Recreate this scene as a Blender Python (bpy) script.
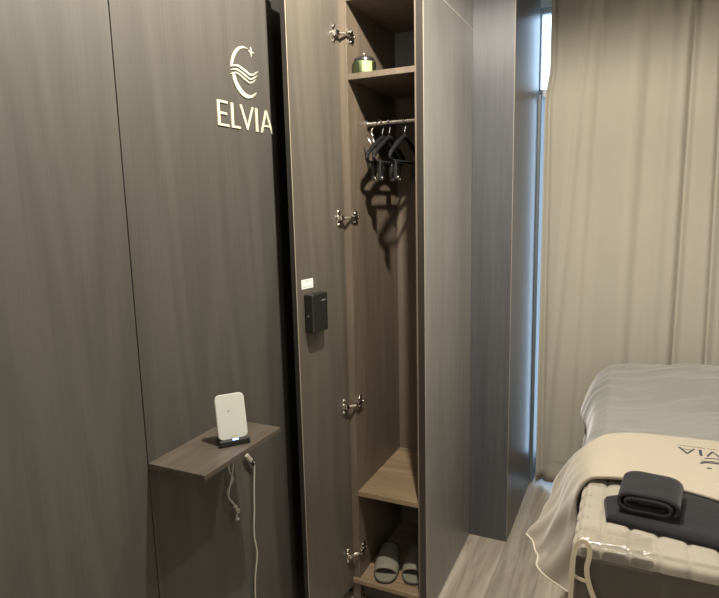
import bpy, bmesh, math, random
from mathutils import Vector, Matrix, noise

random.seed(7)
S = bpy.context.scene
for o in list(bpy.data.objects):
    bpy.data.objects.remove(o)
COL = S.collection

# ------------------------------------------------------------------ camera
cam_d = bpy.data.cameras.new('camera')
cam = bpy.data.objects.new('camera', cam_d)
COL.objects.link(cam)
cam_d.sensor_fit = 'HORIZONTAL'
cam_d.sensor_width = 36.0
cam_d.lens = 589.607 / 719.0 * 36.0
cam_d.clip_start = 0.02
fw = Vector((-0.42064411, 0.89303498, -0.15983449))
rt = Vector((0.90603557, 0.42254261, -0.02360685))
up = Vector((-0.04645514, 0.15474581, 0.98686152))
m = Matrix((rt, up, -fw)).transposed().to_4x4()
m.translation = Vector((0, 0, 1.5))
cam.matrix_world = m
S.camera = cam

# ------------------------------------------------------------------ colour management
S.view_settings.view_transform = 'Standard'
S.view_settings.look = 'None'
S.view_settings.gamma = 1.0
S.view_settings.use_curve_mapping = False
S.view_settings.exposure = 0.0

# ------------------------------------------------------------------ daylight outside the window
W = bpy.data.worlds.new('daylight')
S.world = W
W.use_nodes = True
wb = W.node_tree.nodes['Background']
wb.inputs['Color'].default_value = (0.52, 0.74, 1.0, 1)
wb.inputs['Strength'].default_value = 5.0

# ------------------------------------------------------------------ ceiling lamps (light part; fittings are built below)
LAMPS = [(-0.36, 1.21, 166.0, 176), (0.02, 1.90, 62.0, 122)]
CEIL = 2.50
for i, (lx, ly, pw, cone) in enumerate(LAMPS):
    ld = bpy.data.lights.new('downlight_bulb', 'SPOT')
    ld.energy = pw
    ld.spot_size = math.radians(cone)
    ld.spot_blend = 0.25 if cone > 150 else 0.9
    ld.shadow_soft_size = 0.025
    ld.color = (1.0, 0.93, 0.81)
    lo = bpy.data.objects.new('downlight_bulb', ld)
    COL.objects.link(lo)
    lo.location = (lx, ly, CEIL - 0.035)

# wide fill light added at the ceiling behind the viewer, out of view
pd = bpy.data.lights.new('added_fill_light', 'AREA')
pd.shape = 'RECTANGLE'; pd.size = 1.1; pd.size_y = 0.5
pd.energy = 6.0
pd.color = (0.86, 0.93, 1.0)
pl = bpy.data.objects.new('added_fill_light', pd); COL.objects.link(pl)
pl.location = (0.45, -0.85, CEIL - 0.03)


# ------------------------------------------------------------------ materials
def newmat(name):
    mt = bpy.data.materials.new(name)
    mt.use_nodes = True
    nt = mt.node_tree
    b = nt.nodes['Principled BSDF']
    return mt, nt, b


def plain(name, col, rough=0.5, metal=0.0, spec=0.5, var=0.06, scale=40.0, bump=0.0, emit=None, es=0.0):
    mt, nt, b = newmat(name)
    tc = nt.nodes.new('ShaderNodeTexCoord')
    nz = nt.nodes.new('ShaderNodeTexNoise')
    nz.inputs['Scale'].default_value = scale
    nz.inputs['Detail'].default_value = 4
    nt.links.new(tc.outputs['Object'], nz.inputs['Vector'])
    mx = nt.nodes.new('ShaderNodeMixRGB')
    c = Vector(col)
    mx.inputs['Color1'].default_value = (*[max(0, x * (1 - var)) for x in c], 1)
    mx.inputs['Color2'].default_value = (*[min(1, x * (1 + var)) for x in c], 1)
    nt.links.new(nz.outputs['Fac'], mx.inputs['Fac'])
    nt.links.new(mx.outputs['Color'], b.inputs['Base Color'])
    b.inputs['Roughness'].default_value = rough
    b.inputs['Metallic'].default_value = metal
    b.inputs['Specular IOR Level'].default_value = spec
    if bump:
        bp = nt.nodes.new('ShaderNodeBump')
        bp.inputs['Strength'].default_value = bump
        bp.inputs['Distance'].default_value = 0.003
        nt.links.new(nz.outputs['Fac'], bp.inputs['Height'])
        nt.links.new(bp.outputs['Normal'], b.inputs['Normal'])
    if emit:
        b.inputs['Emission Color'].default_value = (*emit, 1)
        b.inputs['Emission Strength'].default_value = es
    return mt


def wood(name, dark, light, grain='Z', fine=140.0, rough=0.45, spec=0.5, cath=0.25, bump=0.12, broad=9.0):
    """laminate with grain running along one axis"""
    mt, nt, b = newmat(name)
    tc = nt.nodes.new('ShaderNodeTexCoord')

    def mapped(s, l):
        mp = nt.nodes.new('ShaderNodeMapping')
        sc = {'X': (l, s, s), 'Y': (s, l, s), 'Z': (s, s, l)}[grain]
        mp.inputs['Scale'].default_value = sc
        nt.links.new(tc.outputs['Object'], mp.inputs['Vector'])
        return mp
    n1 = nt.nodes.new('ShaderNodeTexNoise')
    n1.inputs['Scale'].default_value = 1.0
    n1.inputs['Detail'].default_value = 5
    n1.inputs['Roughness'].default_value = 0.65
    nt.links.new(mapped(fine, 3.0).outputs[0], n1.inputs['Vector'])
    n2 = nt.nodes.new('ShaderNodeTexNoise')
    n2.inputs['Scale'].default_value = 1.0
    n2.inputs['Detail'].default_value = 3
    nt.links.new(mapped(broad, 0.5).outputs[0], n2.inputs['Vector'])
    n3 = nt.nodes.new('ShaderNodeTexNoise')
    n3.inputs['Scale'].default_value = 1.0
    n3.inputs['Detail'].default_value = 1
    nt.links.new(mapped(3.2, 0.42).outputs[0], n3.inputs['Vector'])
    mu = nt.nodes.new('ShaderNodeMath'); mu.operation = 'MULTIPLY'; mu.inputs[1].default_value = 75.0
    nt.links.new(n3.outputs['Fac'], mu.inputs[0])
    sn = nt.nodes.new('ShaderNodeMath'); sn.operation = 'SINE'
    nt.links.new(mu.outputs[0], sn.inputs[0])
    pw = nt.nodes.new('ShaderNodeMath'); pw.operation = 'MULTIPLY'; pw.inputs[1].default_value = cath * 0.5
    nt.links.new(sn.outputs[0], pw.inputs[0])
    a1 = nt.nodes.new('ShaderNodeMath'); a1.operation = 'MULTIPLY_ADD'
    a1.inputs[1].default_value = 0.55
    nt.links.new(n1.outputs['Fac'], a1.inputs[0])
    a2 = nt.nodes.new('ShaderNodeMath'); a2.operation = 'MULTIPLY_ADD'
    a2.inputs[1].default_value = 0.6
    nt.links.new(n2.outputs['Fac'], a2.inputs[0])
    nt.links.new(pw.outputs[0], a2.inputs[2])
    nt.links.new(a2.outputs[0], a1.inputs[2])
    rp = nt.nodes.new('ShaderNodeValToRGB')
    rp.color_ramp.elements[0].position = 0.32
    rp.color_ramp.elements[1].position = 0.82
    rp.color_ramp.elements[0].color = (*dark, 1)
    rp.color_ramp.elements[1].color = (*light, 1)
    nt.links.new(a1.outputs[0], rp.inputs['Fac'])
    nt.links.new(rp.outputs['Color'], b.inputs['Base Color'])
    b.inputs['Roughness'].default_value = rough
    b.inputs['Specular IOR Level'].default_value = spec
    bp = nt.nodes.new('ShaderNodeBump')
    bp.inputs['Strength'].default_value = bump
    bp.inputs['Distance'].default_value = 0.001
    nt.links.new(n1.outputs['Fac'], bp.inputs['Height'])
    nt.links.new(bp.outputs['Normal'], b.inputs['Normal'])
    return mt


def fabric(name, col, rough=0.95, weave=900.0, var=0.10, sheen=0.3, bump=0.25, trans=0.0, cloud=6.0):
    mt, nt, b = newmat(name)
    tc = nt.nodes.new('ShaderNodeTexCoord')
    n1 = nt.nodes.new('ShaderNodeTexNoise'); n1.inputs['Scale'].default_value = weave
    n2 = nt.nodes.new('ShaderNodeTexNoise'); n2.inputs['Scale'].default_value = cloud
    n2.inputs['Detail'].default_value = 5
    for n in (n1, n2):
        nt.links.new(tc.outputs['Object'], n.inputs['Vector'])
    ad = nt.nodes.new('ShaderNodeMath'); ad.operation = 'ADD'
    nt.links.new(n1.outputs['Fac'], ad.inputs[0]); nt.links.new(n2.outputs['Fac'], ad.inputs[1])
    hf = nt.nodes.new('ShaderNodeMath'); hf.operation = 'MULTIPLY'; hf.inputs[1].default_value = 0.5
    nt.links.new(ad.outputs[0], hf.inputs[0])
    mx = nt.nodes.new('ShaderNodeMixRGB')
    mx.inputs['Color1'].default_value = (*[x * (1 - var) for x in col], 1)
    mx.inputs['Color2'].default_value = (*[min(1, x * (1 + var)) for x in col], 1)
    nt.links.new(hf.outputs[0], mx.inputs['Fac'])
    nt.links.new(mx.outputs['Color'], b.inputs['Base Color'])
    b.inputs['Roughness'].default_value = rough
    b.inputs['Sheen Weight'].default_value = sheen
    b.inputs['Specular IOR Level'].default_value = 0.2
    bp = nt.nodes.new('ShaderNodeBump'); bp.inputs['Strength'].default_value = bump
    bp.inputs['Distance'].default_value = 0.001
    nt.links.new(n1.outputs['Fac'], bp.inputs['Height'])
    nt.links.new(bp.outputs['Normal'], b.inputs['Normal'])
    if trans:
        out = nt.nodes['Material Output']
        tr = nt.nodes.new('ShaderNodeBsdfTranslucent')
        nt.links.new(mx.outputs['Color'], tr.inputs['Color'])
        ms = nt.nodes.new('ShaderNodeMixShader'); ms.inputs['Fac'].default_value = trans
        nt.links.new(b.outputs[0], ms.inputs[1]); nt.links.new(tr.outputs[0], ms.inputs[2])
        nt.links.new(ms.outputs[0], out.inputs['Surface'])
    return mt


def clear(name, tint=(1, 1, 1), rough=0.08, amount=0.12, bump=0.0):
    """thin clear sheet: transparent with a glossy coat"""
    mt, nt, b = newmat(name)
    out = nt.nodes['Material Output']
    tr = nt.nodes.new('ShaderNodeBsdfTransparent'); tr.inputs['Color'].default_value = (*tint, 1)
    gl = nt.nodes.new('ShaderNodeBsdfGlossy'); gl.inputs['Roughness'].default_value = rough
    fr = nt.nodes.new('ShaderNodeFresnel'); fr.inputs['IOR'].default_value = 1.45
    mx = nt.nodes.new('ShaderNodeMath'); mx.operation = 'ADD'; mx.inputs[1].default_value = amount
    nt.links.new(fr.outputs[0], mx.inputs[0])
    ms = nt.nodes.new('ShaderNodeMixShader')
    nt.links.new(mx.outputs[0], ms.inputs['Fac'])
    nt.links.new(tr.outputs[0], ms.inputs[1]); nt.links.new(gl.outputs[0], ms.inputs[2])
    nt.links.new(ms.outputs[0], out.inputs['Surface'])
    if bump:
        tc = nt.nodes.new('ShaderNodeTexCoord')
        nz = nt.nodes.new('ShaderNodeTexNoise'); nz.inputs['Scale'].default_value = 30
        nt.links.new(tc.outputs['Object'], nz.inputs['Vector'])
        bp = nt.nodes.new('ShaderNodeBump'); bp.inputs['Strength'].default_value = bump
        bp.inputs['Distance'].default_value = 0.01
        nt.links.new(nz.outputs['Fac'], bp.inputs['Height'])
        nt.links.new(bp.outputs['Normal'], gl.inputs['Normal'])
    return mt


def floor_mat():
    mt, nt, b = newmat('floor_planks')
    tc = nt.nodes.new('ShaderNodeTexCoord')
    mp = nt.nodes.new('ShaderNodeMapping')
    mp.inputs['Rotation'].default_value = (0, 0, math.radians(90))
    # planks 0.165 wide along world Y, a seam at x = -0.46
    mp.inputs['Location'].default_value = (0.395, 0.46 + 0.0, 0)
    nt.links.new(tc.outputs['Object'], mp.inputs['Vector'])
    br = nt.nodes.new('ShaderNodeTexBrick')
    br.inputs['Scale'].default_value = 1.0
    br.inputs['Brick Width'].default_value = 1.2
    br.inputs['Row Height'].default_value = 0.165
    br.inputs['Mortar Size'].default_value = 0.0012
    br.inputs['Mortar Smooth'].default_value = 0.3
    br.inputs['Color1'].default_value = (0.25, 0.25, 0.25, 1)
    br.inputs['Color2'].default_value = (0.75, 0.75, 0.75, 1)
    br.inputs['Mortar'].default_value = (0, 0, 0, 1)
    br.offset = 0.37
    nt.links.new(mp.outputs[0], br.inputs['Vector'])
    m2 = nt.nodes.new('ShaderNodeMapping'); m2.inputs['Scale'].default_value = (26, 2.2, 1)
    nt.links.new(tc.outputs['Object'], m2.inputs['Vector'])
    n1 = nt.nodes.new('ShaderNodeTexNoise'); n1.inputs['Scale'].default_value = 1.0
    n1.inputs['Detail'].default_value = 8; n1.inputs['Roughness'].default_value = 0.62
    n1.inputs['Distortion'].default_value = 0.8
    nt.links.new(m2.outputs[0], n1.inputs['Vector'])
    rp = nt.nodes.new('ShaderNodeValToRGB')
    rp.color_ramp.elements[0].position = 0.30; rp.color_ramp.elements[0].color = (0.22, 0.185, 0.145, 1)
    rp.color_ramp.elements[1].position = 0.72; rp.color_ramp.elements[1].color = (0.50, 0.44, 0.355, 1)
    nt.links.new(n1.outputs['Fac'], rp.inputs['Fac'])
    mx = nt.nodes.new('ShaderNodeMixRGB'); mx.blend_type = 'OVERLAY'; mx.inputs['Fac'].default_value = 0.35
    nt.links.new(rp.outputs['Color'], mx.inputs['Color1']); nt.links.new(br.outputs['Color'], mx.inputs['Color2'])
    m3 = nt.nodes.new('ShaderNodeMixRGB'); m3.blend_type = 'MIX'
    m3.inputs['Color2'].default_value = (0.16, 0.14, 0.115, 1)
    nt.links.new(br.outputs['Fac'], m3.inputs['Fac'])
    nt.links.new(mx.outputs['Color'], m3.inputs['Color1'])
    nt.links.new(m3.outputs['Color'], b.inputs['Base Color'])
    b.inputs['Roughness'].default_value = 0.38
    bp = nt.nodes.new('ShaderNodeBump'); bp.inputs['Strength'].default_value = 0.15
    bp.inputs['Distance'].default_value = 0.002
    nt.links.new(n1.outputs['Fac'], bp.inputs['Height'])
    nt.links.new(bp.outputs['Normal'], b.inputs['Normal'])
    return mt


M = {
    'wall': wood('wall_laminate', (0.0544, 0.0490, 0.0412), (0.0815, 0.0747, 0.0640), fine=170, cath=0.16, rough=0.6, spec=0.3, broad=5),
    'ledge': wood('ledge_laminate', (0.0495, 0.0403, 0.0306), (0.1320, 0.1073, 0.0813), grain='Y', fine=110, cath=0.1),
    'door': wood('door_laminate', (0.0634, 0.0546, 0.0431), (0.1047, 0.0910, 0.0715), fine=90, cath=0.12, rough=0.5),
    'side': wood('side_laminate', (0.1672, 0.1598, 0.1452), (0.2508, 0.2415, 0.2233), fine=90, cath=0.08, rough=0.36, broad=12),
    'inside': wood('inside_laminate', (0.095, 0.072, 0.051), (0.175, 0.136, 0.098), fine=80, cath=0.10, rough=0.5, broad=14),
    'insideY': wood('inside_shelf_laminate', (0.15, 0.10, 0.058), (0.33, 0.235, 0.145), grain='X', fine=45, cath=0.15, rough=0.5),
    'edge': plain('edge_band', (0.030, 0.026, 0.022), 0.4),
    'edgel': plain('edge_band_light', (0.34, 0.28, 0.21), 0.4),
    'joint': plain('pale_joint', (0.62, 0.58, 0.50), 0.5),
    'hook': plain('dark_hook_steel', (0.10, 0.10, 0.10), 0.35, metal=1.0),
    'hazed': plain('glare_hazed_panel', (0.20, 0.205, 0.215), 0.38, var=0.1),  # grey-blue glare haze put into the upper back panel's colour
    'pillar': wood('pillar_laminate', (0.0496, 0.0495, 0.0533), (0.0899, 0.0902, 0.0972), fine=110, cath=0.05, bump=0.04, rough=0.34, spec=0.35),
    'dark': plain('dark_gap_and_shadow', (0.018, 0.016, 0.015), 0.6),  # panel gaps, plus the open door's shadow painted beside the wardrobe
    'plaster': plain('plaster', (0.72, 0.70, 0.66), 0.9, var=0.02, scale=60, bump=0.1),
    'jamb': plain('window_jamb_paint', (0.50, 0.53, 0.56), 0.5, var=0.03),
    'reveal': plain('reveal_paint', (0.10, 0.12, 0.13), 0.5, var=0.03),
    'frame': plain('window_frame_paint', (0.55, 0.57, 0.60), 0.4),
    'gold': plain('pale_gold_letter', (0.55, 0.51, 0.385), 0.45, var=0.02),
    'chrome': plain('nickel', (0.80, 0.76, 0.70), 0.22, metal=1.0, var=0.03),
    'steel': plain('brushed_steel', (0.62, 0.60, 0.57), 0.32, metal=1.0),
    'black': plain('black_plastic', (0.014, 0.014, 0.014), 0.35),
    'blackm': plain('matt_black_plastic', (0.008, 0.008, 0.009), 0.6, spec=0.25),
    'white': plain('white_plastic', (0.46, 0.46, 0.41), 0.35, var=0.05, scale=60),
    'label': plain('label_paper', (0.82, 0.80, 0.74), 0.7),
    'ink': plain('grey_ink', (0.25, 0.25, 0.25), 0.7),
    'navy': plain('navy_print', (0.035, 0.042, 0.06), 0.8),
    'cable': plain('white_cable', (0.38, 0.35, 0.30), 0.5),
    'wax': plain('green_wax', (0.31, 0.38, 0.20), 0.95, spec=0.1, var=0.05),
    'lid': plain('jar_lid', (0.020, 0.020, 0.020), 0.3),
    'foam': fabric('slipper_fabric', (0.215, 0.20, 0.155), weave=500, sheen=0.0),
    'foamd': fabric('slipper_lining', (0.18, 0.17, 0.13), weave=500, sheen=0.0),
    'rubber': plain('slipper_outsole', (0.035, 0.033, 0.030), 0.8),
    'curtain': fabric('curtain_cloth', (0.4587, 0.4186, 0.3427), weave=700, trans=0.16, var=0.05, sheen=0.2),
    'grey': fabric('grey_fleece', (0.207, 0.203, 0.180), weave=420, var=0.16, sheen=0.6, cloud=18),
    'cream': fabric('cream_fleece', (0.4018, 0.3469, 0.2707), weave=420, var=0.05, sheen=0.4),
    'piping': fabric('cream_piping', (0.62, 0.55, 0.43), weave=400),
    'pad': fabric('quilted_cotton', (0.3240, 0.2880, 0.2300), weave=500, var=0.05),
    'vinyl': plain('brown_vinyl', (0.085, 0.072, 0.056), 0.45, var=0.12, scale=25, bump=0.15),
    'elastic': fabric('elastic_band', (0.62, 0.52, 0.36), weave=700),
    'towel': fabric('charcoal_towel', (0.018, 0.018, 0.020), weave=350, var=0.25, sheen=0.12, bump=0.6),
    'film': clear('clear_film', rough=0.10, amount=0.04, bump=0.8),
    'glass': clear('window_glass', rough=0.02, amount=0.0),
    'jarglass': clear('jar_glass', tint=(0.95, 0.98, 0.94), rough=0.35, amount=0.0),
    'led': plain('blue_status_light', (0.4, 0.6, 1.0), 0.4, emit=(0.35, 0.55, 1.0), es=3.0),
    'lampglow': plain('lamp_diffuser', (1, 0.9, 0.75), 0.5, emit=(1.0, 0.86, 0.66), es=12.0),
    'fillglow': plain('added_fill_diffuser', (0.9, 0.95, 1), 0.5, emit=(0.86, 0.93, 1.0), es=2.0),  # glowing face of the added fill panel
    'floor': floor_mat(),
}


# ------------------------------------------------------------------ mesh helpers (all coordinates are world metres)
def box(bm, x0, x1, y0, y1, z0, z1, bev=0.0, seg=2):
    r = bmesh.ops.create_cube(bm, size=1.0)
    vs = r['verts']
    for v in vs:
        v.co = Vector(((x0 + x1) / 2 + v.co.x * (x1 - x0), (y0 + y1) / 2 + v.co.y * (y1 - y0), (z0 + z1) / 2 + v.co.z * (z1 - z0)))
    if bev:
        es = {e for v in vs for e in v.link_edges}
        bmesh.ops.bevel(bm, geom=list(es), offset=bev, segments=seg, affect='EDGES', profile=0.5)


def xform_box(bm, size, mat, bev=0.0, seg=2):
    b2 = bmesh.new()
    box(b2, -size[0] / 2, size[0] / 2, -size[1] / 2, size[1] / 2, -size[2] / 2, size[2] / 2, bev, seg)
    b2.transform(mat)
    me = bpy.data.meshes.new('t'); b2.to_mesh(me); b2.free()
    bm.from_mesh(me); bpy.data.meshes.remove(me)


def tube(bm, pts, r, n=8, cap=True):
    pts = [Vector(p) for p in pts]
    rad = r if isinstance(r, (list, tuple)) else [r] * len(pts)
    rings = []
    prev = None
    for i, p in enumerate(pts):
        t = (pts[min(i + 1, len(pts) - 1)] - pts[max(i - 1, 0)]).normalized()
        if prev is None:
            a = t.orthogonal().normalized()
        else:
            a = (prev - t * prev.dot(t)).normalized()
        prev = a
        b = t.cross(a)
        rings.append([bm.verts.new(p + (a * math.cos(2 * math.pi * k / n) + b * math.sin(2 * math.pi * k / n)) * rad[i]) for k in range(n)])
    for i in range(len(rings) - 1):
        for k in range(n):
            bm.faces.new((rings[i][k], rings[i][(k + 1) % n], rings[i + 1][(k + 1) % n], rings[i + 1][k]))
    if cap:
        bm.faces.new(list(reversed(rings[0]))); bm.faces.new(rings[-1])


def lathe(bm, cx, cy, prof, n=28):
    rings = []
    for r, z in prof:
        rings.append([bm.verts.new((cx + r * math.cos(2 * math.pi * k / n), cy + r * math.sin(2 * math.pi * k / n), z)) for k in range(n)])
    for i in range(len(rings) - 1):
        for k in range(n):
            bm.faces.new((rings[i][k], rings[i][(k + 1) % n], rings[i + 1][(k + 1) % n], rings[i + 1][k]))
    bm.faces.new(list(reversed(rings[0]))); bm.faces.new(rings[-1])


def poly_prism(bm, pts, nrm):
    """closed outline (3D points) extruded by the vector nrm"""
    a = [bm.verts.new(Vector(p)) for p in pts]
    b = [bm.verts.new(Vector(p) + Vector(nrm)) for p in pts]
    n = len(pts)
    bm.faces.new(a); bm.faces.new(list(reversed(b)))
    for i in range(n):
        bm.faces.new((a[(i + 1) % n], a[i], b[i], b[(i + 1) % n]))


def grid(bm, rows, thick=None):
    """rows of points -> quad sheet"""
    V = [[bm.verts.new(Vector(p)) for p in r] for r in rows]
    for j in range(len(V) - 1):
        for i in range(len(V[j]) - 1):
            bm.faces.new((V[j][i], V[j][i + 1], V[j + 1][i + 1], V[j + 1][i]))
    return V


def catmull(P, t):
    n = len(P) - 1
    f = max(0.0, min(1.0, t)) * n
    i = min(int(f), n - 1); u = f - i
    p0 = P[max(i - 1, 0)]; p1 = P[i]; p2 = P[i + 1]; p3 = P[min(i + 2, n)]
    return 0.5 * ((2 * p1) + (p2 - p0) * u + (2 * p0 - 5 * p1 + 4 * p2 - p3) * u * u + (3 * p1 - p0 - 3 * p2 + p3) * u ** 3)


def spline(pts, n):
    P = [Vector(p) for p in pts]
    return [catmull(P, k / (n - 1)) for k in range(n)]


def obj(name, bm, mat, parent=None, smooth=False, solid=0.0, subsurf=0, offset=0.0):
    origin = Vector((0, 0, 0))
    p = parent
    while p is not None:
        origin += p.location
        p = p.parent
    bmesh.ops.recalc_face_normals(bm, faces=bm.faces)
    for v in bm.verts:
        v.co -= origin
    me = bpy.data.meshes.new(name)
    bm.to_mesh(me); bm.free()
    if smooth:
        for f in me.polygons:
            f.use_smooth = True
    me.materials.append(mat)
    o = bpy.data.objects.new(name, me)
    COL.objects.link(o)
    if parent:
        o.parent = parent
    if solid:
        md = o.modifiers.new('thickness', 'SOLIDIFY'); md.thickness = solid; md.offset = offset
    if subsurf:
        md = o.modifiers.new('smooth', 'SUBSURF'); md.levels = subsurf; md.render_levels = subsurf
    return o


def tag(o, label, cat, group=None):
    o['label'] = label; o['category'] = cat
    if group:
        o['group'] = group
    return o


def thing(name, label, cat, loc, group=None):
    o = bpy.data.objects.new(name, None)
    COL.objects.link(o)
    o.location = loc
    o.empty_display_size = 0.05
    return tag(o, label, cat, group)


def struct(name, bm, mat, parent=None, **k):
    o = obj(name, bm, mat, parent, **k)
    o['kind'] = 'structure'
    return o


def B(*a, **k):
    bm = bmesh.new(); box(bm, *a, **k); return bm


def copy_tree(src, parent=None):
    c = src.copy(); COL.objects.link(c)
    c.parent = parent
    for ch in list(src.children):
        copy_tree(ch, c)
    return c


# ------------------------------------------------------------------ room shell
XL, XR, YF, YB = -1.05, 1.50, -1.30, 3.28
struct('floor', B(XL - 0.2, XR + 0.1, YF - 0.1, YB + 0.1, -0.06, 0.0), M['floor'])
struct('ceiling', B(XL - 0.2, XR + 0.1, YF - 0.1, YB + 0.1, CEIL, CEIL + 0.06), M['plaster'])
bm = bmesh.new()
box(bm, XL - 0.016, XL, YF, -0.002, 0, CEIL, bev=0.0006, seg=1)
box(bm, XL - 0.016, XL, 0.0, 0.9995, 0, CEIL, bev=0.0006, seg=1)
box(bm, XL - 0.016, XL, 1.0025, 1.643, 0, CEIL, bev=0.0006, seg=1)
struct('wall_left', bm, M['wall'])
bm = bmesh.new()
box(bm, XL - 0.15, XL - 0.017, YF, YB + 0.1, 0, CEIL)
struct('trim_1', bm, M['dark'])                      # dark backing behind the panel joints; its bare strip by the wardrobe paints the door's shadow
struct('wall_front', B(XL - 0.15, XR + 0.1, YF - 0.1, YF, 0, CEIL), M['plaster'])
struct('wall_right', B(XR, XR + 0.1, YF, YB + 0.1, 0, CEIL), M['plaster'])
bm = bmesh.new()                                     # window wall around the opening
WX0, WX1, WZ0, WZ1 = -0.50, 1.20, 0.02, 2.46
box(bm, XL, WX0, YB - 0.0, YB + 0.1, 0, CEIL)
box(bm, WX1, XR, YB, YB + 0.1, 0, CEIL)
box(bm, WX0, WX1, YB, YB + 0.1, WZ1, CEIL)
box(bm, WX0, WX1, YB, YB + 0.1, 0, WZ0)
struct('wall_back', bm, M['plaster'])
win = bpy.data.objects.new('window_1', None); COL.objects.link(win); win['kind'] = 'structure'
win.location = (WX0, YB, WZ0)
bm = bmesh.new()
box(bm, WX0, WX0 + 0.012, YB + 0.02, YB + 0.07, WZ0, WZ1, bev=0.003)
box(bm, WX1 - 0.04, WX1, YB + 0.02, YB + 0.07, WZ0, WZ1, bev=0.003)
box(bm, 0.33, 0.37, YB + 0.02, YB + 0.07, WZ0, WZ1, bev=0.003)
box(bm, WX0, WX1, YB + 0.02, YB + 0.07, WZ0, WZ0 + 0.03, bev=0.003)
box(bm, WX0, WX1, YB + 0.02, YB + 0.07, WZ1 - 0.03, WZ1, bev=0.003)
box(bm, WX0, WX1, YB + 0.015, YB + 0.07, 2.02, 2.06, bev=0.003)
fo = obj('window_frame', bm, M['frame'], win); fo['kind'] = 'structure'
go = obj('glass_pane', B(WX0 + 0.01, WX1 - 0.01, YB + 0.042, YB + 0.047, WZ0 + 0.01, WZ1 - 0.01), M['glass'], win); go['kind'] = 'structure'

# dark pillar between wardrobe and window
PX, PY = -0.460, 2.449
struct('trim_2', B(-1.066, PX, PY, 3.06, 0.0, CEIL - 0.001, bev=0.0012), M['pillar'])
struct('trim_5', B(PX - 0.0012, PX + 0.0006, PY - 0.0006, PY + 0.0012, 0.0, CEIL - 0.001, bev=0.0004, seg=1), M['edgel'])
struct('trim_4', B(-0.50, -0.445, 3.062, YB - 0.001, 0.0, 2.0, bev=0.004), M['reveal'])      # boxed-in lower half of the window reveal

# ceiling downlights
for i, (lx, ly, pw, cone) in enumerate(LAMPS):
    place = ['nearest the logo wall', 'between the wardrobe and the massage bed'][i]
    t = thing('downlight', 'small round recessed ceiling downlight ' + place, 'ceiling light', (lx, ly, CEIL), 'recessed ceiling downlights')
    bm = bmesh.new()
    n = 28
    prof = [(0.048, CEIL), (0.048, CEIL - 0.006), (0.036, CEIL - 0.006), (0.034, CEIL - 0.001)]
    lathe(bm, lx, ly, prof, n)
    obj('trim_ring', bm, M['frame'], t)
    bm = bmesh.new(); lathe(bm, lx, ly, [(0.033, CEIL - 0.002), (0.033, CEIL - 0.008), (0.02, CEIL - 0.010)], n)
    obj('diffuser', bm, M['lampglow'], t)

lp = thing('added_fill_panel', 'flat rectangular fill light added on the ceiling behind the viewer', 'ceiling light', (0.45, -0.85, CEIL))
bm = bmesh.new()  # unseen housing added to go with the fill light
box(bm, -0.12, 1.02, -1.12, -0.58, CEIL - 0.014, CEIL - 0.0005, bev=0.002)
obj('frame', bm, M['frame'], lp)
obj('diffuser', B(-0.10, 1.00, -1.10, -0.60, CEIL - 0.018, CEIL - 0.0142), M['fillglow'], lp)

# ------------------------------------------------------------------ wall logo (raised letters)
logo = thing('wall_logo', 'pale gold crescent and wave emblem over the word ELVIA on the dark wall', 'sign', (XL, 1.48, 1.84))
TH = (0.003, 0, 0)


def wall_shape(name, outlines, mat=M['gold']):
    bm = bmesh.new()
    for o in outlines:
        poly_prism(bm, [(XL + 0.0002, y, z) for y, z in o], TH)
    return obj(name, bm, mat, logo)


def sp2(pts, n=16):
    return [(v.x, v.y) for v in spline([(a, b, 0) for a, b in pts], n)]


z0, z1 = 1.7205, 1.7885
wall_shape('letter', [[(1.347, z0), (1.396, z0), (1.396, z0 + .006), (1.3575, z0 + .006), (1.3575, 1.752), (1.388, 1.752), (1.388, 1.758), (1.3575, 1.758), (1.3575, z1 - .006), (1.393, z1 - .006), (1.393, z1), (1.347, z1)]])
wall_shape('letter', [[(1.408, z0), (1.449, z0), (1.449, z0 + .006), (1.4185, z0 + .006), (1.4185, z1), (1.408, z1)]])
wall_shape('letter', [[(1.448, z1), (1.479, z0), (1.485, z0), (1.517, z1), (1.5105, z1), (1.4845, 1.733), (1.459, z1)]])
wall_shape('letter', [[(1.5265, z0), (1.537, z0), (1.537, z1), (1.5265, z1)]])
wall_shape('letter', [[(1.553, z0), (1.560, z0), (1.5825, 1.777), (1.608, z0), (1.619, z0), (1.587, z1), (1.580, z1)],
                      [(1.5665, 1.739), (1.6003, 1.739), (1.5983, 1.744), (1.5685, 1.744)]])
top_o = sp2([(1.503, 1.951), (1.480, 1.953), (1.458, 1.946), (1.436, 1.928), (1.422, 1.904), (1.418, 1.886)])
top_i = sp2([(1.426, 1.888), (1.431, 1.905), (1.444, 1.925), (1.461, 1.940), (1.480, 1.948), (1.503, 1.951)])
bot_o = sp2([(1.423, 1.869), (1.428, 1.847), (1.444, 1.828), (1.463, 1.816), (1.490, 1.811), (1.518, 1.818), (1.538, 1.834)])
bot_i = sp2([(1.538, 1.834), (1.518, 1.8245), (1.498, 1.821), (1.476, 1.826), (1.457, 1.838), (1.442, 1.853), (1.435, 1.869)])
wall_shape('crescent', [top_o + top_i[:-1], bot_o + bot_i[1:]])


def wave(pts, w):
    P = sp2(pts, 24)
    o = []; u = []
    for i, (y, z) in enumerate(P):
        k = math.sin(math.pi * i / 23) * 0.75 + 0.12
        o.append((y, z + w * k)); u.append((y, z - w * k))
    return o + u[::-1]


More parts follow.
